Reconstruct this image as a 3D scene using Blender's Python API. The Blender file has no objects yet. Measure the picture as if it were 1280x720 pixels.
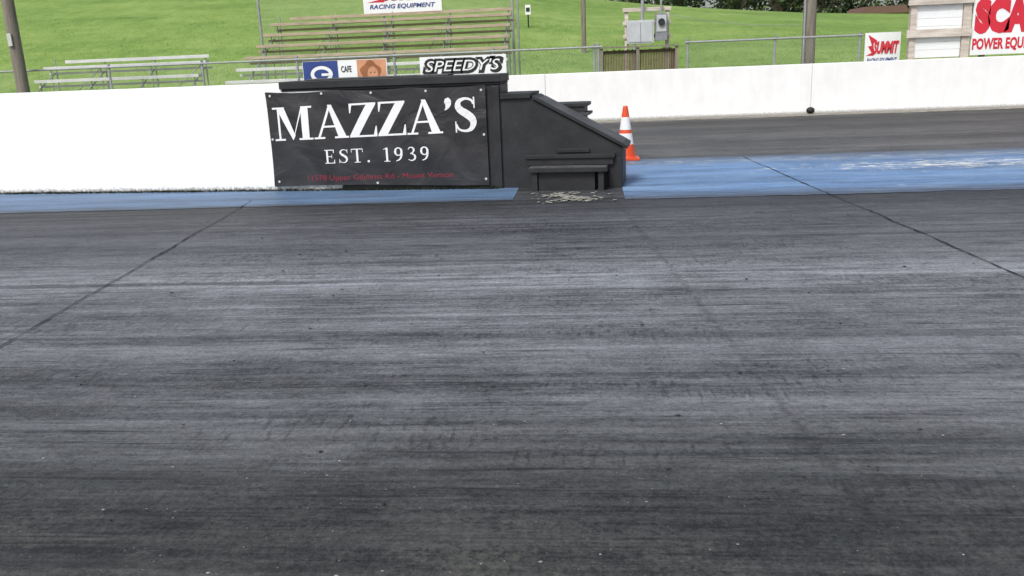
import bpy, bmesh, math, random
from mathutils import Vector, Matrix, noise
random.seed(7)
scene=bpy.context.scene
scene.view_settings.view_transform='Standard'; scene.view_settings.look='None'; scene.view_settings.exposure=0

# ---------------------------------------------------------------- materials
class NT:
    def __init__(s,name):
        s.m=bpy.data.materials.new(name); s.m.use_nodes=True
        s.t=s.m.node_tree; s.b=s.t.nodes['Principled BSDF']
        s.pos=s.t.nodes.new('ShaderNodeNewGeometry').outputs['Position']
    def L(s,a,b): s.t.links.new(a,b)
    def put(s,sock,v):
        if hasattr(v,'is_linked') or isinstance(v,bpy.types.NodeSocket): s.L(v,sock)
        elif isinstance(v,(tuple,list)) and len(v)==3 and sock.type=='RGBA': sock.default_value=(*v,1)
        else: sock.default_value=v
    def math(s,op,a,b=0.0,clamp=False):
        n=s.t.nodes.new('ShaderNodeMath'); n.operation=op; n.use_clamp=clamp
        s.put(n.inputs[0],a); s.put(n.inputs[1],b); return n.outputs[0]
    def scale(s,v):
        n=s.t.nodes.new('ShaderNodeMapping'); s.L(s.pos,n.inputs[0]); n.inputs['Scale'].default_value=v; return n.outputs[0]
    def noise(s,vec,sc,det=4,rough=.55,dist=0):
        n=s.t.nodes.new('ShaderNodeTexNoise'); s.L(vec,n.inputs['Vector']); n.inputs['Scale'].default_value=sc
        n.inputs['Detail'].default_value=det; n.inputs['Roughness'].default_value=rough; n.inputs['Distortion'].default_value=dist
        return n.outputs['Fac']
    def rng(s,v,a,b,c=0.0,d=1.0):
        n=s.t.nodes.new('ShaderNodeMapRange'); s.put(n.inputs[0],v)
        for i,q in enumerate((a,b,c,d)): n.inputs[i+1].default_value=q
        return n.outputs[0]
    def mix(s,f,a,b,mode='MIX'):
        n=s.t.nodes.new('ShaderNodeMix'); n.data_type='RGBA'; n.blend_type=mode
        s.put(n.inputs[0],f); s.put(n.inputs[6],a); s.put(n.inputs[7],b); return n.outputs[2]
    def ramp(s,v,stops,interp='LINEAR'):
        n=s.t.nodes.new('ShaderNodeValToRGB'); s.L(v,n.inputs[0]); cr=n.color_ramp; cr.interpolation=interp
        while len(cr.elements)<len(stops): cr.elements.new(.5)
        for e,(p,c) in zip(cr.elements,stops):
            e.position=p; e.color=(c,c,c,1) if not isinstance(c,tuple) else (*c,1)
        return n.outputs[0]
    def xyz(s):
        n=s.t.nodes.new('ShaderNodeSeparateXYZ'); s.L(s.pos,n.inputs[0]); return n.outputs
    def out(s,col,rough=.6,spec=.5,bump=None,bs=.3,bd=.01,metal=0):
        s.put(s.b.inputs['Base Color'],col); s.put(s.b.inputs['Roughness'],rough)
        s.b.inputs['Specular IOR Level'].default_value=spec; s.b.inputs['Metallic'].default_value=metal
        if bump is not None:
            n=s.t.nodes.new('ShaderNodeBump'); n.inputs['Strength'].default_value=bs; n.inputs['Distance'].default_value=bd
            s.L(bump,n.inputs['Height']); s.L(n.outputs[0],s.b.inputs['Normal'])
        return s.m

def simple(name,col,rough=.6,var=.25,sc=3.0,st=(1,1,1),spec=.4,bs=.2,metal=0,dark=None):
    k=NT(name); v=k.scale(st); n1=k.noise(v,sc,4,.6); n2=k.noise(v,sc*9,2)
    f=k.math('ADD',k.math('MULTIPLY',n1,.7),k.math('MULTIPLY',n2,.3))
    lo=dark or tuple(c*(1-var*1.6) for c in col)
    c=k.mix(k.rng(f,.3,.68),lo,tuple(min(1,c*(1+var*.3)) for c in col))
    return k.out(c,k.rng(n1,.3,.7,rough-.08,rough+.08),spec,n2,bs,.004,metal)

def m_track():
    k=NT('track_asphalt'); X,Y,Z=k.xyz()
    s1=k.noise(k.scale((.16,2.2,1)),1,6,.62,.25); s2=k.noise(k.scale((.45,13,1)),1,5,.68,.3); s3=k.noise(k.scale((1.6,60,1)),1,3,.65)
    bl=k.noise(k.scale((1,1,1)),.8,5,.6,.4); gr=k.noise(k.scale((1,1,1)),105,2,.7); gr2=k.noise(k.scale((.6,1.3,1)),9,5,.75); gr3=k.noise(k.scale((1,1,1)),38,3,.8)
    yd=k.math('ADD',Y,k.math('MULTIPLY',k.math('SUBTRACT',s1,.5),1.6))
    yd=k.math('ADD',yd,k.math('MULTIPLY',k.math('SUBTRACT',s2,.5),.5))
    yd=k.math('ADD',yd,k.math('MULTIPLY',k.math('SUBTRACT',bl,.5),.9))
    prof=k.ramp(k.math('DIVIDE',yd,20.0),[(0.08,.033),(.125,.042),(.15,.060),(.18,.092),(.225,.122),(.27,.136),(.293,.185),(.315,.130),(.345,.078),(.40,.074),(.43,.042),(.46,.042),(.6,.064),(.66,.100),(.71,.064),(.76,.090),(.83,.052),(.88,.062),(.91,.024),(.955,.028),(.975,.12)])
    f=k.math('ADD',k.rng(s1,.34,.66,-.32,.32),k.rng(s2,.34,.66,-.38,.38))
    f=k.math('ADD',f,k.rng(s3,.34,.66,-.22,.22)); f=k.math('ADD',f,k.rng(bl,.34,.66,-.18,.18))
    f=k.math('ADD',f,k.rng(gr,.3,.7,-.32,.32)); f=k.math('ADD',f,k.rng(gr2,.34,.66,-.26,.26)); f=k.math('ADD',f,k.rng(gr3,.32,.68,-.34,.34))
    val=k.math('MULTIPLY',prof,k.math('MAXIMUM',k.math('ADD',f,1.0),.2))
    # scuffs across the lane, in patches (tread chatter)
    sc=k.noise(k.scale((34,7,1)),1,3,.6); pm=k.rng(k.noise(k.scale((.4,1.6,1)),1.3,3),.48,.60)
    scm=k.math('MULTIPLY',k.rng(sc,.54,.64),pm)
    val=k.math('MULTIPLY',val,k.math('SUBTRACT',1.0,k.math('MULTIPLY',scm,.42)))
    # dark broken rubber streaks, thin scratches and rubber blotches
    dkn=k.noise(k.scale((.8,26,1)),1,5,.68,.2); dk=k.rng(dkn,.57,.65)
    val=k.math('MULTIPLY',val,k.math('SUBTRACT',1.0,k.math('MULTIPLY',dk,.62)))
    lt=k.math('MULTIPLY',k.rng(dkn,.42,.34),k.rng(bl,.42,.55)); val=k.math('MULTIPLY',val,k.math('ADD',1.0,k.math('MULTIPLY',lt,.40)))
    # broad tyre-laid rubber bands running down the lane
    tb=k.rng(k.noise(k.scale((.07,5.5,1)),1,3,.5),.55,.62); val=k.math('MULTIPLY',val,k.math('SUBTRACT',1.0,k.math('MULTIPLY',tb,.28)))
    bt=k.rng(k.noise(k.scale((1,2.6,1)),1.7,6,.72,.5),.57,.66); val=k.math('MULTIPLY',val,k.math('SUBTRACT',1.0,k.math('MULTIPLY',bt,.30)))
    # faint old joint showing through the rubber
    jx=k.math('ADD',k.math('MULTIPLY',Y,-.1),1.12); jx=k.math('ADD',jx,k.math('MULTIPLY',k.math('SUBTRACT',gr2,.5),.10))
    jd=k.math('ABSOLUTE',k.math('SUBTRACT',X,jx)); jm=k.math('MULTIPLY',k.rng(jd,.008,.035,1,0),k.rng(s2,.42,.56,0,.35))
    val=k.math('MULTIPLY',val,k.math('SUBTRACT',1.0,jm))
    tint=k.mix(k.rng(yd,2.3,4.2),(.97,1.0,.99),(.945,.98,1.08)); tint=k.mix(k.rng(Y,9.5,14),tint,(1.02,1.0,.97))  # bluish middle tone is sky reflection painted into the asphalt colour
    col=k.mix(1.0,val,tint,'MULTIPLY')
    du=k.math('MULTIPLY',k.rng(k.math('ADD',Y,k.math('MULTIPLY',s2,1.0)),2.4,3.2,1,0),k.rng(k.math('ADD',bl,k.math('MULTIPLY',k.math('SUBTRACT',gr2,.5),.6)),.46,.60))
    du=k.math('MULTIPLY',du,k.rng(gr3,.40,.58)); col=k.mix(k.math('MULTIPLY',du,.65),col,(.105,.098,.078))
    vo=k.t.nodes.new('ShaderNodeTexVoronoi'); k.L(k.scale((1,1,1)),vo.inputs['Vector']); vo.inputs['Scale'].default_value=24
    g=k.math('MULTIPLY',k.rng(vo.outputs['Distance'],.045,.085,1,0),k.rng(gr2,.48,.56)); col=k.mix(k.math('MULTIPLY',g,.85),col,(.27,.27,.26))
    return k.out(col,k.rng(s2,.35,.65,.48,.75),.4,k.math('ADD',k.math('ADD',k.math('MULTIPLY',gr,.7),k.math('MULTIPLY',gr3,.6)),k.math('MULTIPLY',s2,.8)),.6,.008)

def m_blue(name,c,wear,chips=False):
    k=NT(name); X,Y,Z=k.xyz()
    s1=k.noise(k.scale((.35,4,1)),1,6,.68,.2); s2=k.noise(k.scale((1,11,1)),1,5,.72); gr=k.noise(k.scale((1,1,1)),24,4,.75); bl=k.noise(k.scale((.7,1.6,1)),1.4,4)
    f=k.math('ADD',k.math('MULTIPLY',s1,.40),k.math('MULTIPLY',s2,.3)); f=k.math('ADD',f,k.math('MULTIPLY',gr,.15)); f=k.math('ADD',f,k.math('MULTIPLY',bl,.15))
    col=k.mix(k.rng(f,.42,.58),tuple(x*.54 for x in c),tuple(x*1.25 for x in c))
    col=k.mix(k.rng(s2,.58-wear*.1,.66),col,(.075,.095,.135))
    if chips:
        col=k.mix(k.math('MULTIPLY',k.rng(bl,.48,.66),.30),col,(.22,.29,.38))
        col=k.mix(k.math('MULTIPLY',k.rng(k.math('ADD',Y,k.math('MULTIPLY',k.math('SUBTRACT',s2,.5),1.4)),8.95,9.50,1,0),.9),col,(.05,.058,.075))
        col=k.mix(k.math('MULTIPLY',k.rng(k.math('ADD',Y,s2),12.0,12.9,0,.85),1.0),col,(.075,.085,.10))
        band=k.math('MULTIPLY',k.rng(k.math('ABSOLUTE',k.math('SUBTRACT',Y,11.0)),.10,.75,1,0),k.rng(X,1.2,4.0,.15,1))
        ch=k.noise(k.scale((2.2,8,1)),1.4,7,.78)
        cm=k.rng(k.math('ADD',ch,k.math('MULTIPLY',band,.15)),.64,.68)
        col=k.mix(cm,col,(.62,.62,.58))
        b2=k.rng(k.math('ABSOLUTE',k.math('SUBTRACT',Y,11.9)),.1,.5,1,0)
        cm2=k.rng(k.math('ADD',ch,k.math('MULTIPLY',b2,.12)),.61,.70,0,.65)
        col=k.mix(cm2,col,(.38,.40,.41))
    else:
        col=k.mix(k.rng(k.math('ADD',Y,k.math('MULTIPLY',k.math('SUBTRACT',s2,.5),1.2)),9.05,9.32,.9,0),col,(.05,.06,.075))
    return k.out(col,.6,.4,gr,.3,.004)

def m_grass():
    k=NT('mown_grass'); X,Y,Z=k.xyz()
    a=k.noise(k.scale((1,1,1)),.12,4,.6); b=k.noise(k.scale((1,.5,1)),1.5,5,.75); c=k.noise(k.scale((1,.6,1)),9,4,.75)
    w=k.noise(k.scale((.25,1.1,1)),.5,3)
    f=k.math('ADD',k.math('MULTIPLY',a,.3),k.math('MULTIPLY',b,.28)); f=k.math('ADD',f,k.math('MULTIPLY',c,.27)); f=k.math('ADD',f,k.math('MULTIPLY',w,.15))
    col=k.ramp(f,[(.39,(.095,.165,.036)),(.5,(.170,.265,.062)),(.60,(.25,.33,.10))])
    return k.out(col,.85,.15,c,.7,.06)

M={}
M['track']=m_track(); M['grass']=m_grass()
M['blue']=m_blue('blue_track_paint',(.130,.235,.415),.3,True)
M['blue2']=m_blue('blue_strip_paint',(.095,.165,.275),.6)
def m_wall(name,c,dirt):
    k=NT(name); X,Y,Z=k.xyz(); n=k.noise(k.scale((1,1,1)),2.2,6,.65); v=k.noise(k.scale((5,5,1.2)),1,5,.6); g=k.noise(k.scale((1,1,1)),28,3,.7)
    col=k.mix(k.rng(k.math('ADD',k.math('MULTIPLY',n,.5),k.math('MULTIPLY',v,.5)),.40,.60,.0,1),tuple(x*.92 for x in c),c)
    lowm=k.math('MULTIPLY',k.rng(k.math('ADD',Z,k.math('MULTIPLY',g,-.13)),-.045,.0,1,0),dirt)
    col=k.mix(lowm,col,(.12,.12,.10)); chip=k.rng(k.noise(k.scale((1,1,1.5)),9,5,.75),.66,.70,0,.6)
    col=k.mix(k.math('MULTIPLY',chip,k.rng(Z,.0,.7,1,.0)),col,(.35,.35,.33))
    return k.out(col,.65,.3,k.math('ADD',n,k.math('MULTIPLY',g,.5)),.35,.009)
M['wall']=m_wall('white_painted_concrete',(.87,.875,.88),.85); M['wall2']=m_wall('white_wall_paint',(.84,.84,.83),.6)
M['black']=simple('black_painted_wood',(.024,.025,.028),.55,.35,4,(1,1,1),.4,.3)
M['blackg']=simple('lit_black_tops',(.10,.103,.105),.7,.4,7,(1,1,1),.3,.3,dark=(.035,.035,.037))  # lighter black for upper faces, the light on them put into the colour
M['shadow']=simple('painted_cap_shadow',(.02,.02,.022),.7)  # dark strip below the cap, shade painted as colour
def m_banner():
    k=NT('black_vinyl'); n=k.noise(k.scale((1,1,1.3)),2.1,3,.45,.9)
    wv=k.t.nodes.new('ShaderNodeTexWave'); mp=k.t.nodes.new('ShaderNodeMapping'); k.L(k.pos,mp.inputs[0]); mp.inputs['Rotation'].default_value=(0,.5,0); k.L(mp.outputs[0],wv.inputs['Vector'])
    wv.inputs['Scale'].default_value=.8; wv.inputs['Distortion'].default_value=5; wv.inputs['Detail'].default_value=1
    h=k.math('ADD',n,k.math('MULTIPLY',wv.outputs['Fac'],.25))
    col=k.mix(k.rng(n,.3,.7),(.018,.018,.020),(.034,.034,.038))
    return k.out(col,.46,.45,h,.8,.045)
M['banner']=m_banner()
M['white']=simple('white_vinyl_ink',(.80,.80,.80),.5,.05); M['redink']=simple('dark_red_ink',(.30,.025,.05),.5,.1)
M['signwhite']=simple('sign_white',(.80,.81,.82),.5,.06,1.5); M['red']=simple('sign_red',(.60,.025,.045),.5,.1)
M['navy']=simple('sign_blue',(.03,.06,.24),.5,.15); M['ink']=simple('sign_black',(.02,.02,.022),.5,.1)
M['skin']=simple('poster_peach',(.62,.30,.17),.5,.2,4); M['hair']=simple('poster_brown',(.32,.12,.05),.5,.2,4)
M['orange']=simple('cone_orange',(.72,.085,.025),.45,.15,6); M['conew']=simple('cone_reflective',(.80,.80,.80),.4,.1)
M['wood']=simple('weathered_wood',(.46,.38,.27),.8,.3,2.5,(1,4,8)); M['woodg']=simple('grey_pole_wood',(.25,.22,.18),.85,.35,3,(6,6,.5))
M['alu']=simple('aluminium_plank',(.62,.63,.60),.5,.2,2,(1,3,3),.5,.1,.1); M['steel']=simple('galvanised_steel',(.38,.39,.40),.45,.2,5,(1,1,1),.5,.1,.3)
M['wwood']=simple('whitewashed_wood',(.66,.60,.54),.8,.22,2,(1,1,7),dark=(.34,.28,.23)); M['brown']=simple('brown_slat',(.17,.12,.08),.85,.4,4,(5,1,.6))
M['box']=simple('grey_cabinet',(.50,.52,.53),.5,.12,3); M['boxd']=simple('dark_grey_cabinet',(.24,.25,.27),.5,.2,3)
M['seam']=simple('seam_tar',(.010,.010,.011),.7,.3); M['chip']=simple('old_white_paint',(.50,.49,.42),.7,.45,14)
M['gravel']=simple('tan_gravel',(.30,.28,.24),.9,.4,6,(1,1,1),.2,.8); M['rubber']=simple('rubber_black',(.014,.014,.014),.6,.2)
M['pebble']=simple('pale_pebble',(.36,.35,.33),.8,.5,40); M['weed']=simple('weed_green',(.045,.06,.022),.9,.5,8)
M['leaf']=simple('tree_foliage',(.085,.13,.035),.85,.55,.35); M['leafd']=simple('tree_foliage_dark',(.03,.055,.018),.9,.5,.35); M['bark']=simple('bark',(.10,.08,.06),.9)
M['roof']=simple('brown_shingles',(.17,.10,.075),.85,.25,4,(1,4,4)); M['siding']=simple('tan_siding',(.40,.34,.27),.8,.15,2,(1,1,8)); M['glass']=simple('window_dark',(.03,.035,.04),.15,.1)

# ---------------------------------------------------------------- mesh builder
class B:
    def __init__(s): s.v=[];s.f=[];s.mi=[];s.ms=[]
    def m(s,k):
        if k not in s.ms: s.ms.append(k)
        return s.ms.index(k)
    def add(s,vs,fs,k):
        o=len(s.v); s.v+= [tuple(p) for p in vs]; i=s.m(k)
        for f in fs: s.f.append(tuple(o+q for q in f)); s.mi.append(i)
    def box(s,x0,x1,y0,y1,z0,z1,k,b=0):
        vs=[(x0,y0,z0),(x1,y0,z0),(x1,y1,z0),(x0,y1,z0),(x0,y0,z1),(x1,y0,z1),(x1,y1,z1),(x0,y1,z1)]
        s.add(vs,[(0,3,2,1),(4,5,6,7),(0,1,5,4),(1,2,6,5),(2,3,7,6),(3,0,4,7)],k)
    def cyl(s,a,b,r,k,n=10,r2=None):
        a=Vector(a);b=Vector(b);d=(b-a).normalized(); u=d.orthogonal().normalized(); w=d.cross(u); r2=r if r2 is None else r2
        vs=[];
        for p,rr in((a,r),(b,r2)):
            for i in range(n):
                t=2*math.pi*i/n; vs.append(p+u*math.cos(t)*rr+w*math.sin(t)*rr)
        fs=[(i,(i+1)%n,n+(i+1)%n,n+i) for i in range(n)]+[tuple(range(n))[::-1],tuple(range(n,2*n))]
        s.add(vs,fs,k)
    def prism(s,prof,y0,y1,k):  # prof in (x,z)
        n=len(prof); vs=[(x,y0,z) for x,z in prof]+[(x,y1,z) for x,z in prof]
        s.add(vs,[tuple(range(n)),tuple(range(n,2*n))[::-1]]+[(i,n+i,n+(i+1)%n,(i+1)%n) for i in range(n)],k)
    def text(s,body,x0,x1,z0,z1,y,k,bold=.0,shear=0.0,fn=None):
        c=bpy.data.curves.new('t','FONT'); c.body=body; c.offset=bold; c.shear=shear; c.resolution_u=3
        o=bpy.data.objects.new('t',c); scene.collection.objects.link(o); bpy.context.view_layer.update()
        me=bpy.data.meshes.new_from_object(o.evaluated_get(bpy.context.evaluated_depsgraph_get()))
        xs=[v.co.x for v in me.vertices]; ys=[v.co.y for v in me.vertices]
        ax,bx,ay,by=min(xs),max(xs),min(ys),max(ys)
        vs=[(x0+(v.co.x-ax)/(bx-ax)*(x1-x0),y,z0+(v.co.y-ay)/(by-ay)*(z1-z0)) for v in me.vertices]
        if fn: vs=[fn(p) for p in vs]
        s.add(vs,[tuple(p.vertices) for p in me.polygons],k)
        bpy.data.objects.remove(o); bpy.data.curves.remove(c); bpy.data.meshes.remove(me)
    def obj(s,name,bevel=0,smooth=False,mat=None,recalc=True):
        me=bpy.data.meshes.new(name); me.from_pydata(s.v,[],s.f)
        for k in s.ms: me.materials.append(M[k])
        me.polygons.foreach_set('material_index',s.mi)
        if smooth: me.polygons.foreach_set('use_smooth',[True]*len(me.polygons))
        me.update()
        o=bpy.data.objects.new(name,me); scene.collection.objects.link(o)
        if mat: o.matrix_world=mat
        if bevel:
            b=o.modifiers.new('bevel','BEVEL'); b.width=bevel; b.segments=2; b.limit_method='ANGLE'
        return o

# ---------------------------------------------------------------- terrain
def crest(x):
    pts=[(-60,9.5),(-12,7.6),(-4,6.3),(.2,5.4),(6.2,4.62),(15.6,3.8),(23,3.35),(45,2.6),(90,1.5)]
    if x<=pts[0][0]: return pts[0][1]
    for (a,b),(c,d) in zip(pts,pts[1:]):
        if x<=c: return b+(d-b)*(x-a)/(c-a)
    return pts[-1][1]
def terr(x,y):
    if y<26: return 0
    t=min(1,(y-26)/44); s=t*(1.12-.12*t) if t<1 else 1
    s=s*min(1,(y-26)/5+.15) if y<31 else s
    z=crest(x)*s
    if y>70: z-= (y-70)*.018 if y<400 else 5.94
    return z+ .12*noise.noise(Vector((x*.08,y*.08,0)))*min(1,(y-26)/10)
ys=[-60,-20,0,15,22,26,27,28,29,30,31,33]+[35+2*i for i in range(18)]+[72,75,80,90,110,140,200,400,900,1500]
xs=[-1500,-600,-200,-120]+[-80+4*i for i in range(41)]+[120,200,600,1500]
b=B(); vs=[(x,y,terr(x,y)) for y in ys for x in xs]; nx=len(xs)
b.add(vs,[(j*nx+i,j*nx+i+1,(j+1)*nx+i+1,(j+1)*nx+i) for j in range(len(ys)-1) for i in range(nx-1)],'grass')
b.obj('grass_ground',smooth=True)

def sheet(name,k,x0,x1,y0,y1,z,jit=.02,n=200,fy0=None,fy1=None):
    b=B(); vs=[];
    for i in range(n+1):
        x=x0+(x1-x0)*i/n
        a=fy0(x) if fy0 else y0; c=fy1(x) if fy1 else y1
        vs.append((x,a+jit*noise.noise(Vector((x*3,a,1)))*2+jit*.6*noise.noise(Vector((x*14,a,4))),z)); vs.append((x,c+jit*noise.noise(Vector((x*3,c,2)))*2,z))
    b.add(vs,[(2*i,2*i+2,2*i+3,2*i+1) for i in range(n)],k); return b.obj(name)
sheet('drag_strip_track','track',-150,150,-12,19.6,.004,0,4)
WY=lambda x:9.96-.106*(x+1.0)
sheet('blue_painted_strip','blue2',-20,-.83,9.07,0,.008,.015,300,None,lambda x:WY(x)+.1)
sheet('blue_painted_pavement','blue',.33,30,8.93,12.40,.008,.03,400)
sheet('gravel_shoulder','gravel',-40,60,19.25,20.3,.010,.09,700)

# seams in the pavement
def seam(pts,w):
    b=B(); vs=[]; n=260
    for i in range(n+1):
        t=i/n; x=pts[0][0]+(pts[1][0]-pts[0][0])*t; y=pts[0][1]+(pts[1][1]-pts[0][1])*t
        x+=.022*noise.noise(Vector((y*1.6,x,0)))+.010*noise.noise(Vector((y*11,x,3)))
        ww=w*(.35+1.3*abs(noise.noise(Vector((y*5,7,x)))))
        vs+= [(x-ww,y,.0125),(x+ww,y,.0125)]
    b.add(vs,[(2*i,2*i+1,2*i+3,2*i+2) for i in range(n)],'seam'); return b.obj('pavement_joint')
seam([(-2.85,.2),(-3.80,9.5)],.0075); seam([(3.1,.4),(2.05,12.3)],.0095)

# worn white paint flakes left of the blue pavement (small flat flakes)
b=B()
for i in range(1300):
    cx=random.gauss(-.22,.15); cy=random.gauss(9.14,.16)
    if cy>9.6 or cy<8.6 or noise.noise(Vector((cx*6,cy*6,2)))<0.02: continue
    r=.020*random.random()**1.8+.003; n=7; a0=random.random()*6
    b.add([(cx+r*1.4*random.uniform(.5,1.2)*math.cos(a0+j*6.283/n),cy+r*1.2*random.uniform(.5,1.2)*math.sin(a0+j*6.283/n),.010+i*1e-5) for j in range(n)],[tuple(range(n))],'chip')
b.obj('worn_paint_flakes')

# pebbles + rubber crumbs
def crumbs(name,k,n,smin,smax,yr,seed):
    rnd=random.Random(seed); b=B()
    for i in range(n):
        y=yr[0]+(yr[1]-yr[0])*rnd.random()**1.2; x=rnd.uniform(-.75,.75)*(y+1); s=smin+(smax-smin)*rnd.random()**3
        vs=[(x+s*rnd.uniform(.6,1.6)*dx,y+s*rnd.uniform(.6,1.2)*dy,.004+max(0,s*.7*rnd.uniform(.7,1.1)*dz)) for dx,dy,dz in((1,0,.4),(0,1,.4),(-1,0,.4),(0,-1,.4),(0,0,1),(0,0,0))]
        b.add(vs,[(0,1,4),(1,2,4),(2,3,4),(3,0,4),(1,0,5),(2,1,5),(3,2,5),(0,3,5)],k)
    b.obj(name)
crumbs('pebbles','pebble',900,.0012,.0065,(1.9,9),3); crumbs('rubber_crumbs','rubber',380,.0015,.013,(1.9,9),5)

# ---------------------------------------------------------------- near wall frame
ang=math.atan(.106)
WM=Matrix.Translation((-1.0,9.96,0))@Matrix.Rotation(-ang,4,'Z')
b=B(); 
for a,c in((-19,-10.2),(-10.19,-1.95)):
    b.prism([(a,0),(c,0),(c,1.255),(a,1.255)],0,.42,'wall')
b.obj('concrete_barrier_wall',.012,mat=WM)
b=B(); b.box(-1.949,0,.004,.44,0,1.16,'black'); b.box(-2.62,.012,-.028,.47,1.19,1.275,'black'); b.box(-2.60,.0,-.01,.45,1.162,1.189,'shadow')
b.box(-.10,-.012,-.02,.004,.02,1.15,'black')
b.box(-2.3,-.6,.05,.30,1.276,1.295,'blackg')
b.obj('black_wall_end_box',.006,mat=WM)

# banner
def wr(u,z):
    return .007*noise.noise(Vector((u*1.6,z*2.2,3)))*2+.004*math.sin(u*9+z*5)+.012*max(0,.25-z)*math.sin(u*7)
BU0,BU1,BZ0,BZ1=-2.80,-.165,.06,1.165
def bp(u,z,off=0): return (u,-.034-wr(u,z)-off,z)
b=B(); nu,nz=100,44; vs=[]
for j in range(nz+1):
    for i in range(nu+1):
        u=BU0+(BU1-BU0)*i/nu; z=BZ0+(BZ1-BZ0)*j/nz
        s=i/nu; e=(j/nz)
        z+= -.018*abs(math.sin(s*math.pi*3))*(e**3)+.012*math.sin(s*5)*(1-e)**3
        uu=u+(.012*math.sin(e*3.1) if i==0 else 0)
        vs.append(bp(uu,z))
b.add(vs,[(j*(nu+1)+i,j*(nu+1)+i+1,(j+1)*(nu+1)+i+1,(j+1)*(nu+1)+i) for j in range(nz) for i in range(nu)],'banner')
def cat(P,n=6):
    out=[]
    for i in range(len(P)-1):
        p0=P[max(i-1,0)];p1=P[i];p2=P[i+1];p3=P[min(i+2,len(P)-1)]
        for k in range(n):
            t=k/n; out.append(tuple(.5*((2*b_)+(-a+c)*t+(2*a-5*b_+4*c-d)*t*t+(-a+3*b_-3*c+d)*t**3) for a,b_,c,d in zip(p0,p1,p2,p3)))
    out.append(P[-1]); return out
def rect(a,b_,c,d): return [(a,b_),(c,b_),(c,d),(a,d)]
def stroke(P,sm=True):
    Q=cat(P) if sm else P; polys=[];L=[];R_=[]
    for i,(x,y,w) in enumerate(Q):
        a=Q[max(i-1,0)];c=Q[min(i+1,len(Q)-1)];dx,dy=c[0]-a[0],c[1]-a[1];l=math.hypot(dx,dy) or 1
        nx_,ny_=-dy/l*w/2,dx/l*w/2; L.append((x+nx_,y+ny_));R_.append((x-nx_,y-ny_))
    return [[L[i],L[i+1],R_[i+1],R_[i]] for i in range(len(Q)-1)]
Sst=[(.555,.80,.05),(.50,.91,.06),(.34,.965,.07),(.17,.90,.12),(.13,.76,.17),(.20,.64,.20),(.35,.53,.22),(.49,.40,.21),(.535,.25,.17),(.46,.09,.12),(.30,.035,.07),(.13,.09,.06),(.06,.24,.05)]
GL={'Z':(.80,[rect(.04,.945,.8,1),[(.53,.95),(.8,.95),(.27,.05),(0,.05)],rect(0,0,.8,.055),[(.04,.95),(.12,.95),(.07,.72),(.04,.72)],[(.70,.05),(.80,.05),(.80,.31),(.77,.31)]]),
 'A':(1.0,[[(.45,.97),(.51,.93),(.175,.05),(.11,.05)],[(.43,1),(.55,1),(.925,.05),(.69,.05)],rect(.24,.33,.74,.385),rect(0,0,.31,.055),rect(.59,0,1.0,.055)]),
 'M':(1.17,[rect(.14,.05,.20,.95),[(.13,.96),(.36,.96),(.64,.14),(.56,0)],[(.56,0),(.62,.14),(.90,.96),(.85,.96)],rect(.85,.05,1.06,.95),rect(0,.945,.36,1),rect(.85,.945,1.17,1),rect(.02,0,.33,.055),rect(.75,0,1.17,.055)]),
 'S':(.64,stroke(Sst)+[[(.55,1),(.59,1),(.59,.68),(.56,.68)],[(.03,0),(.07,0),(.06,.32),(.03,.32)]]),
 "'":(.26,stroke([(.11,1.0,.10),(.14,.92,.19),(.15,.82,.16),(.11,.72,.08),(.05,.66,.02)]))}
GT={'E':(.70,[rect(.10,.03,.22,.97),rect(0,.94,.62,1),rect(0,0,.66,.06),rect(.2,.48,.48,.53),[(.58,.75),(.62,.75),(.62,.96),(.55,.96)],[(.58,.05),(.66,.05),(.66,.28),(.63,.28)],rect(.45,.38,.48,.64)]),
 'S':(.62,[q for q in stroke([(x,y,w*.72) for x,y,w in Sst])]+[[(.55,1),(.59,1),(.59,.70),(.56,.70)],[(.03,0),(.07,0),(.06,.30),(.03,.30)]]),
 'T':(.80,[rect(.33,.03,.46,.97),rect(.0,.94,.79,1),rect(.2,0,.6,.05),rect(0,.74,.04,.96),rect(.75,.74,.79,.96)]),
 '.':(.28,[rect(.05,0,.19,.14)]),
 '1':(.48,[rect(.17,.03,.30,1),rect(.04,0,.44,.05),[(.02,.86),(.02,.9),(.2,1),(.2,.93)]]),
 '9':(.66,stroke([(.30,.97,.07),(.14,.88,.11),(.09,.68,.14),(.14,.50,.11),(.29,.42,.07),(.44,.50,.10),(.50,.68,.14),(.45,.88,.11),(.30,.97,.07)])+stroke([(.50,.68,.13),(.48,.40,.13),(.36,.14,.10),(.12,.02,.05)])),
 '3':(.62,stroke([(.07,.82,.05),(.14,.93,.06),(.28,.97,.07),(.42,.88,.11),(.43,.72,.12),(.33,.58,.08),(.20,.53,.05),(.34,.50,.08),(.48,.38,.12),(.50,.22,.13),(.40,.07,.10),(.22,.03,.07),(.06,.12,.05)])),' ':(.42,[])}
def glyphs(bb,txt,G_,u0,u1,z0,z1,k,gap=.05,rise=0):
    tot=sum(G_[c][0]+gap for c in txt)-gap; sx=(u1-u0)/tot; x=0
    for c in txt:
        w,polys=G_[c]
        for i,p in enumerate(polys):
            bm=bmesh.new(); f=bm.faces.new([bm.verts.new((q[0],q[1],0)) for q in p])
            if len(polys)<12:
                bmesh.ops.subdivide_edges(bm,edges=bm.edges[:],cuts=3,use_grid_fill=True)
            bm.verts.index_update()
            vv=[]
            for v in bm.verts:
                u=u0+(x+v.co.x)*sx; z=z0+v.co.y*(z1-z0)+rise*(u-u0); vv.append(bp(u,z,.004+.00025*(i%9)))
            bb.add(vv,[tuple(w_.index for w_ in ff.verts) for ff in bm.faces],k); bm.free()
        x+=w+gap
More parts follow.
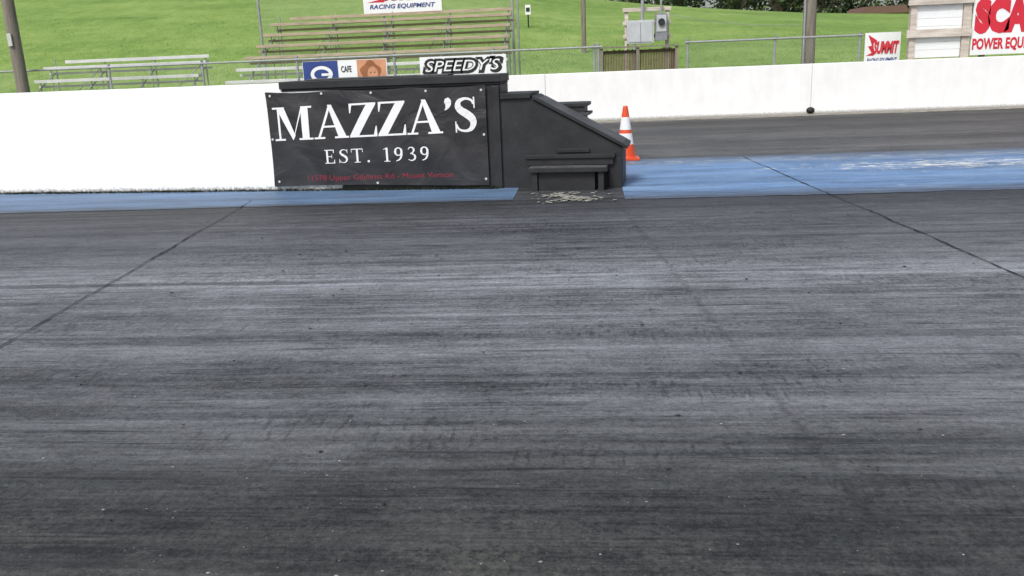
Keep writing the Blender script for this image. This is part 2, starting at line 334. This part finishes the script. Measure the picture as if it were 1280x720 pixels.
glyphs(b,"MAZZA'S",GL,-2.73,-.27,.60,.985,'white',.03,.022)
glyphs(b,"EST. 1939",GT,-2.12,-.84,.325,.485,'white',.22,.014)
def tf(p): return bp(p[0],p[2]+.012*(p[0]+2.4),.004)
b.text("11578 Upper Gilchrist Rd - Mount Vernon",-2.36,-.58,.105,.185,0,'redink',-.005,0,tf)
for u,z in((-2.74,1.12),(-2.1,1.13),(-1.5,1.12),(-.85,1.12),(-.21,1.11),(-.20,.12),(-2.73,.12),(-2.76,.62),(-.2,.62),(-1.5,.09)):
    p=bp(u,z,.002); b.cyl(p,(p[0],p[1]-.006,p[2]),.014,'alu',12)
b.obj('vinyl_banner',mat=WM,smooth=False)

# ramp / steps at wall end
b=B()
b.prism([(0.001,0),(1.345,0),(1.345,.40),(1.345,.44),(.335,1.0),(.001,1.0)],.0,.55,'black')
b.prism([(-.0,1.003),(.335,1.003),(.345,1.06),(0.0,1.06)],-.03,.58,'black')
def slopebar(y0,y1,k,t=.05):
    b.prism([(.36,.995),(1.40,.425),(1.40,.425+t),(.36,.995+t)],y0,y1,k)
slopebar(-.03,.58,'black',.035)
b.prism([(.42,.9973),(1.36,.4821),(1.36,.4881),(.42,1.0033)],.0,.56,'blackg')
b.box(.27,1.27,-.13,-.002,.345,.385,'black'); b.box(.29,1.25,-.11,-.002,.27,.344,'black')
b.box(.33,1.20,-.30,-.002,.215,.262,'black'); b.box(.34,1.19,-.285,-.12,.2625,.268,'blackg')
b.box(.44,1.06,-.24,-.002,.0,.214,'black'); b.box(.37,.43,-.27,-.21,0,.214,'black'); b.box(1.10,1.16,-.27,-.21,0,.214,'black')
b.box(1.2,1.34,-.07,-.002,0,.335,'black'); b.box(.62,.98,-.03,-.002,.40,.44,'black')
b.box(.42,.86,.60,1.0,0,.86,'black'); b.box(.38,.90,.585,1.03,.861,.90,'black'); b.box(.42,.92,.5801,1.0,.76,.79,'blackg')
b.obj('black_wooden_ramp_steps',.004,mat=WM)

# weeds along wall foot
b=B()
for i in range(9000):
    u=random.uniform(-14,-.05) if random.random()<.85 else random.uniform(-2.1,0)
    if random.random()>.35+1.0*abs(noise.noise(Vector((u*2,0,0)))): continue
    y=-random.random()**2*.07-.004; h=random.uniform(.006,.034); w=random.uniform(.004,.014); dx=random.uniform(-.02,.02)
    b.add([(u-w,y,.008),(u+w,y,.008),(u+dx,y-random.uniform(0,.02),.008+h)],[(0,1,2)],'weed' if random.random()<.5 else 'seam')
b.obj('weeds',mat=WM)

# ---------------------------------------------------------------- traffic cone
b=B(); cx,cy=.47,12.4
b.box(cx-.185,cx+.185,cy-.185,cy+.185,.012,.038,'orange')
prof=[(.150,.038,'orange'),(.138,.06,'orange'),(.112,.22,'orange'),(.088,.37,'conew'),(.080,.42,'orange'),(.055,.59,'conew'),(.033,.725,'orange'),(.026,.74,'orange')]
n=28
for (r0,z0,k0),(r1,z1,k1) in zip(prof,prof[1:]):
    b.add([(cx+r*math.cos(6.2832*i/n),cy+r*math.sin(6.2832*i/n),z) for r,z in((r0,z0),(r1,z1)) for i in range(n)],[(i,(i+1)%n,n+(i+1)%n,n+i) for i in range(n)],k1)
b.add([(cx+.026*math.cos(6.2832*i/n),cy+.026*math.sin(6.2832*i/n),.74) for i in range(n)],[tuple(range(n))],'rubber')
b.obj('traffic_cone')

# ---------------------------------------------------------------- far wall
b=B(); js=[-40,-30,-20,-12,-6,-1,4.76,10.9,17,24,34,50]
for a,c in zip(js,js[1:]): b.prism([(a+.003,0),(c-.003,0),(c-.003,1.05),(a+.003,1.05)],20.0,20.35,'wall2')
b.box(-40,50,20.03,20.32,.01,1.035,'box')
b.obj('far_concrete_wall',.008)
b=B(); bm=bmesh.new(); bmesh.ops.create_uvsphere(bm,u_segments=16,v_segments=10,radius=.09)
bm.verts.index_update(); b.add([(v.co.x+4.72,v.co.y+19.84,v.co.z*.8+.078) for v in bm.verts],[tuple(v.index for v in f.verts) for f in bm.faces],'rubber'); bm.free(); b.obj('rubber_ball',smooth=True)

# ---------------------------------------------------------------- chain link fence
def chain(b,x0,x1,y,z0,z1,sp=.09,w=.0022):
    H=z1-z0; x=x0-H
    while x<x1:
        for sg in(1,-1):
            a=max(0,(x0-x)); c=min(H,x1-x)
            if c>a:
                za,zc=(z0+a,z0+c) if sg>0 else (z1-a,z1-c); yy=y+.003*sg
                b.add([(x+a-w,yy,za),(x+a+w,yy,za),(x+c+w,yy,zc),(x+c-w,yy,zc)],[(0,1,2,3)],'steel')
        x+=sp
def fence(x0,x1,y,h,posts,name='chain_link_fence'):
    b=B(); chain(b,x0,x1,y,.05,h-.02); b.cyl((x0,y,h),(x1,y,h),.024,'steel'); 
    for p in posts:
        b.cyl((p,y+.03,0),(p,y+.03,h+.05),.03,'steel'); b.cyl((p,y+.03,h+.05),(p,y+.03,h+.08),.036,'steel')
    b.obj(name)
fence(-20,.28,22,1.60,[-19.5+2.45*i for i in range(9)]+[.2])
fence(2.25,6.35,22,1.62,[2.32,4.35,6.3]); fence(10.8,30,22,1.62,[10.9+2.4*i for i in range(8)])

# ---------------------------------------------------------------- bleachers
def bleachers(x0,x1,y0,z0,rows,rise,run,upper,lower,nsw,frames,name='bleachers',stag=0):
    b=B()
    for i in range(rows):
        z=z0+rise*i; y=y0+run*i; k=upper if i>=nsw else lower; xs_=x0-stag*(rows-1-i)
        j0=random.uniform(-.06,.06); j1=random.uniform(-.05,.05)
        b.box(xs_+j0,x1+j1,y,y+.26,z-.085,z,k)
        b.box(xs_-j1,x1-j0,y+.31,y+.53,z-.225,z-.165,k)
        if i==rows-1: b.box(x0+.5,x1,y+.34,y+.38,z+.08,z+.17,k)
    for i in range(frames):
        x=x0+.15+(x1-x0-.3)*i/(frames-1)
        b.cyl((x,y0-.1,z0-.2),(x,y0+run*(rows-1)+.3,z0+rise*(rows-1)-.2),.022,'steel',6)
        for j in range(rows):
            y=y0+run*j+.13; z=z0+rise*j-.085
            b.cyl((x,y,0),(x,y,z),.018,'steel',6)
        yb=y0+run*(rows-1)+.41; b.cyl((x,yb,terr(x,yb)-.1),(x,yb,z0+rise*(rows-1)+.2),.022,'steel',6)
    for i in range(0,frames-1,2):
        xa=x0+.15+(x1-x0-.3)*i/(frames-1); xb=x0+.15+(x1-x0-.3)*(i+1)/(frames-1)
        yb=y0+run*(rows-1)+.1; b.cyl((xa,yb,.4),(xb,yb,z0+rise*(rows-1)-.1),.016,'steel',6)
    return b.obj(name,.006)
bleachers(-9.55,-2.25,23.3,.80,7,.318,.60,'wood','alu',3,5,stag=.07)
bleachers(-15.9,-11.0,23.4,.62,4,.36,.6,'alu','alu',0,4)
b=B(); chain(b,-10.3,-2.3,27.9,1.6,4.6,.11,.0025)
for x in(-10.25,-6.3,-2.33): b.cyl((x,27.93,0),(x,27.93,4.7),.04,'steel')
b.cyl((-10.25,27.93,4.62),(-2.33,27.93,4.62),.024,'steel'); b.cyl((-2.12,27.3,0),(-2.12,27.3,4.2),.03,'steel'); b.obj('backstop_fence')
def summit(b,x0,x1,z0,z1,y):
    W=x1-x0;H=z1-z0
    b.box(x0,x1,y,y+.02,z0,z1,'signwhite')
    b.prism([(x0+W*.05,z0+H*.36),(x0+W*.20,z0+H*.44),(x0+W*.09,z0+H*.62),(x0+W*.20,z0+H*.64),(x0+W*.08,z0+H*.95),(x0+W*.34,z0+H*.78),(x0+W*.24,z0+H*.70),(x0+W*.27,z0+H*.36)],y-.006,y-.001,'red')
    b.text('SUMMIT',x0+W*.24,x0+W*.96,z0+H*.40,z0+H*.76,y-.014,'red',.05,.25)
    b.text('RACING EQUIPMENT',x0+W*.08,x0+W*.92,z0+H*.12,z0+H*.29,y-.010,'navy',.02,.2)
b=B(); summit(b,-6.89,-4.47,2.90,3.80,27.8); b.obj('sponsor_sign')
b=B(); summit(b,6.38,7.18,.86,1.66,21.9); b.obj('sponsor_sign')
b=B(); y=21.93; b.box(-7.09,-4.97,y,y+.01,.75,1.54,'signwhite'); b.box(-7.08,-6.2,y-.006,y-.001,.76,1.535,'navy')
def disc(b,cx,cz,rx,rz,y,k,n=24,a=0,e=6.2832): b.add([(cx+rx*math.cos(a+(e-a)*i/n),y,cz+rz*math.sin(a+(e-a)*i/n)) for i in range(n)],[tuple(range(n))],k)
disc(b,-6.62,1.22,.28,.20,y-.010,'signwhite'); disc(b,-6.62,1.22,.19,.12,y-.013,'navy'); b.box(-6.62,-6.34,y-.018,y-.015,1.18,1.24,'signwhite')
b.box(-5.72,-4.99,y-.006,y-.001,.76,1.53,'skin')
b.add([(-5.38+.25*math.cos(t)*(1+.12*math.sin(5*t)),y-.010,1.22+.27*math.sin(t)*(1+.1*math.cos(4*t))) for t in [6.2832*i/30 for i in range(30)]],[tuple(range(30))],'hair'); disc(b,-5.33,1.17,.135,.195,y-.015,'skin')
for ex in(-5.38,-5.28): disc(b,ex,1.22,.022,.012,y-.018,'ink',8)
b.box(-5.37,-5.29,y-.019,y-.017,1.075,1.09,'red')
b.text('CAFE',-6.12,-5.86,1.25,1.40,y-.010,'ink',.02)
b.obj('fence_banner')
b=B(); b.box(-4.15,-2.03,y,y+.01,.75,1.53,'signwhite')
b.text("SPEEDY'S",-4.10,-2.08,1.10,1.50,y-.006,'ink',.10,.25); b.text("SPEEDY'S",-4.02,-2.18,1.175,1.435,y-.010,'signwhite',.0,.25)
b.text("AUTO PARTS & SERVICE",-3.95,-2.2,.96,1.05,y-.006,'red',.01)
b.obj('fence_banner')

# ---------------------------------------------------------------- right side wooden frame & sign
b=B(); y=21.2
for x,w in((7.13,.13),(8.26,.17)): b.box(x,x+w,y-.02,y+.12,0,2.6,'wwood')
for z0,z1 in((.92,1.04),(1.50,1.68),(2.20,2.34)): b.box(7.05,8.45,y-.075,y-.023,z0,z1,'wwood')
for i in range(7): b.box(7.27,8.25,y+.02,y+.05,1.06+.17*i,1.06+.17*i+.165,'signwhite')
b.box(7.02,8.1,y-.10,y+.15,2.345,2.375,'brown')
b.obj('wooden_fence_panel',.006)
b=B(); b.box(8.46,10.35,y-.02,y+.02,1.08,2.48,'signwhite'); b.text('SCAG',8.50,10.05,1.53,2.29,y-.026,'red',.09)
b.text('POWER EQUIPMENT',8.49,10.24,1.15,1.44,y-.026,'red',.04)
for x in(8.7,10.1): b.box(x,x+.1,y+.022,y+.12,0,2.45,'woodg')
b.obj('billboard_sign')

# ---------------------------------------------------------------- poles
def pole(x,y,r,h,k,zb=None,top=.75):
    b=B(); zb=terr(x,y)-.3 if zb is None else zb; b.cyl((x,y,zb),(x,y,h),r,k,16,r*top)
    return b
b=pole(-14.25,21.6,.16,9,'woodg'); b.box(-14.3,-14.2,21.40,21.44,2.2,2.5,'alu'); b.cyl((-15.2,21.6,8.2),(-13.3,21.6,8.2),.06,'woodg'); b.obj('utility_pole')
b=pole(5.26,22.6,.165,9,'woodg'); b.cyl((5.10,22.40,0),(5.10,22.40,5),.025,'steel'); b.box(4.3,6.2,22.55,22.65,8.2,8.32,'woodg'); b.obj('utility_pole')
b=pole(-.24,37,.10,9.0,'woodg'); b.box(-1,.5,36.95,37.05,8.2,8.3,'woodg'); b.obj('utility_pole')
b=B(); b.cyl((-2.99,45,terr(-3,45)-.2),(-2.99,45,3.9),.035,'ink'); b.box(-3.12,-2.86,44.93,44.96,3.42,3.88,'signwhite'); b.box(-3.08,-2.90,44.92,44.928,3.55,3.75,'ink'); b.obj('small_sign_post')

# ---------------------------------------------------------------- electrical service + lattice
b=B()
b.box(1.0,1.72,24.9,25.15,1.66,2.27,'box'); b.box(1.04,1.68,24.885,24.898,1.70,2.23,'box'); b.box(1.355,1.365,24.87,24.884,1.72,2.2,'boxd')
b.box(1.76,2.08,24.9,25.1,1.72,2.42,'boxd'); b.box(1.79,2.05,24.885,24.898,1.95,2.38,'box'); b.cyl((1.92,24.88,2.2),(1.92,24.82,2.2),.09,'glass',16)
b.cyl((1.42,24.98,2.27),(1.42,24.98,6),.045,'steel'); b.cyl((1.92,25,2.42),(1.92,25,2.9),.03,'steel'); b.cyl((1.2,24.95,.5),(1.2,24.95,1.66),.04,'steel')
for x in(1.0,2.1): b.box(x-.05,x+.05,25.16,25.26,0,2.6,'wwood')
for z in(1.8,2.15,2.5): b.box(.90,2.2,25.12,25.158,z,z+.10,'wwood')
b.obj('electrical_cabinet',.006)
b=B(); rnd=random.Random(4)
for i in range(46):
    x=.30+i*.0415; b.box(x,x+.03,24.0+rnd.uniform(-.004,.004),24.02+.004,0.02,1.50+rnd.uniform(-.04,.04),'brown')
for z in(.3,.9,1.42): b.box(.28,2.22,24.03,24.07,z,z+.08,'brown')
for x in(.26,1.2,2.2): b.box(x,x+.08,23.9,23.98,0,1.56,'woodg')
b.box(.25,2.3,23.86,24.1,1.565,1.60,'woodg')
for i in range(46):
    zz=24.05+i*.04; b.box(2.26,2.285,zz,zz+.03,.02,1.5,'brown')
b.obj('slatted_wood_screen')
b=B(); P=[]
for i in range(25):
    t=i/24; P.append((1.42+(5.26-1.42)*t,24.98-2.4*t,2.55+ (1.9-2.55)*t-.35*math.sin(math.pi*t)*.4))
for p,q in zip(P,P[1:]): b.cyl(p,q,.006,'boxd',5)
b.obj('cable')

# ---------------------------------------------------------------- house behind crest
b=B(); hx,hy=37.2,130
b.box(hx,hx+6,hy,hy+7,1.2,5.2,'siding'); b.prism([(hx-.4,5.2),(hx+6.4,5.2),(hx+5.6,6.15),(hx+.4,6.15)],hy-.5,hy+7.5,'roof')
b.box(hx+1,hx+2,hy-.03,hy-.001,3.6,4.8,'glass'); b.box(hx+4,hx+5,hy-.03,hy-.001,3.6,4.8,'glass'); b.box(hx+2.6,hx+3.5,hy-.03,hy-.001,1.5,4.0,'woodg')
b.obj('house')

# ---------------------------------------------------------------- distant trees
b=B(); rnd=random.Random(11)
def tree(x,y,h,w,nleaf):
    z0=terr(x,y)-.2; b.cyl((x,y,z0),(x,y,z0+h*.6),w*.05,'bark',7,w*.02)
    for i in range(5):
        a=rnd.uniform(0,6.28); b.cyl((x,y,z0+h*rnd.uniform(.25,.5)),(x+math.cos(a)*w*.35,y+math.sin(a)*w*.35,z0+h*rnd.uniform(.6,.8)),w*.02,'bark',5,w*.008)
    cl=[(x+rnd.uniform(-.36,.36)*w,y+rnd.uniform(-.36,.36)*w,z0+h*rnd.uniform(.12,.88),w*rnd.uniform(.13,.26)) for _ in range(18)]
    for i in range(nleaf):
        c=rnd.choice(cl); d=Vector((rnd.gauss(0,1),rnd.gauss(0,1),rnd.gauss(0,.85))).normalized()*c[3]*rnd.uniform(.55,1.12)
        p=Vector(c[:3])+d; s=rnd.uniform(.12,.32); q=Vector((rnd.gauss(0,1),rnd.gauss(0,1),rnd.gauss(0,1))).normalized(); u=q.orthogonal().normalized()*s; v=q.cross(u).normalized()*s
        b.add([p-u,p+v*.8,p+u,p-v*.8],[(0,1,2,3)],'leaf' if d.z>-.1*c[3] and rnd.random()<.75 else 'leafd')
for i in range(26):
    x=6+i*2.9+rnd.uniform(-1,1); tree(x,rnd.uniform(118,150)+ (12 if 34<x<46 else 0),rnd.uniform(9,14),rnd.uniform(6,9),1500)
b.obj('distant_trees')

b=B(); rnd=random.Random(2)
for i in range(26000):
    y=22.3+(rnd.random()**1.6)*26; x=rnd.uniform(-.72,.5)*y; z=terr(x,y); h=rnd.uniform(.03,.10); w=rnd.uniform(.006,.018)
    b.add([(x-w,y,z-.01),(x+w,y,z-.01),(x+rnd.uniform(-.04,.04),y+rnd.uniform(-.03,.03),z+h)],[(0,1,2)],'grass')
b.obj('grass_tufts')

# ---------------------------------------------------------------- light
w=bpy.data.worlds.new('World'); scene.world=w; w.use_nodes=True; nt=w.node_tree
sky=nt.nodes.new('ShaderNodeTexSky'); sky.sky_type='NISHITA'; sky.sun_disc=False; sky.sun_elevation=math.radians(52); sky.sun_rotation=math.radians(205)
sky.dust_density=3; hs=nt.nodes.new('ShaderNodeHueSaturation'); hs.inputs['Saturation'].default_value=.6
nt.links.new(sky.outputs[0],hs.inputs['Color']); nt.links.new(hs.outputs[0],nt.nodes['Background'].inputs[0]); nt.nodes['Background'].inputs[1].default_value=.15
sl=bpy.data.lights.new('sun','SUN'); sl.energy=3.1; sl.angle=math.radians(18); sl.color=(1,.98,.95)
so=bpy.data.objects.new('sun',sl); scene.collection.objects.link(so); so.rotation_euler=(math.radians(38),0,math.radians(-25))

# ---------------------------------------------------------------- camera
th=math.radians(14.7);ps=math.radians(5.5);r=math.radians(2.35)
F=Vector((-math.sin(ps)*math.cos(th),math.cos(ps)*math.cos(th),-math.sin(th)))
R0=Vector((math.cos(ps),math.sin(ps),0));U0=R0.cross(F)
R=math.cos(r)*R0-math.sin(r)*U0;U=math.cos(r)*U0+math.sin(r)*R0
cam=bpy.data.cameras.new('camera'); co=bpy.data.objects.new('camera',cam); scene.collection.objects.link(co); scene.camera=co
cam.sensor_width=36; cam.lens=1100/1280*36; cam.clip_end=3000; cam.clip_start=.05
co.matrix_world=Matrix(((R.x,U.x,-F.x,0),(R.y,U.y,-F.y,0),(R.z,U.z,-F.z,1.45),(0,0,0,1)))
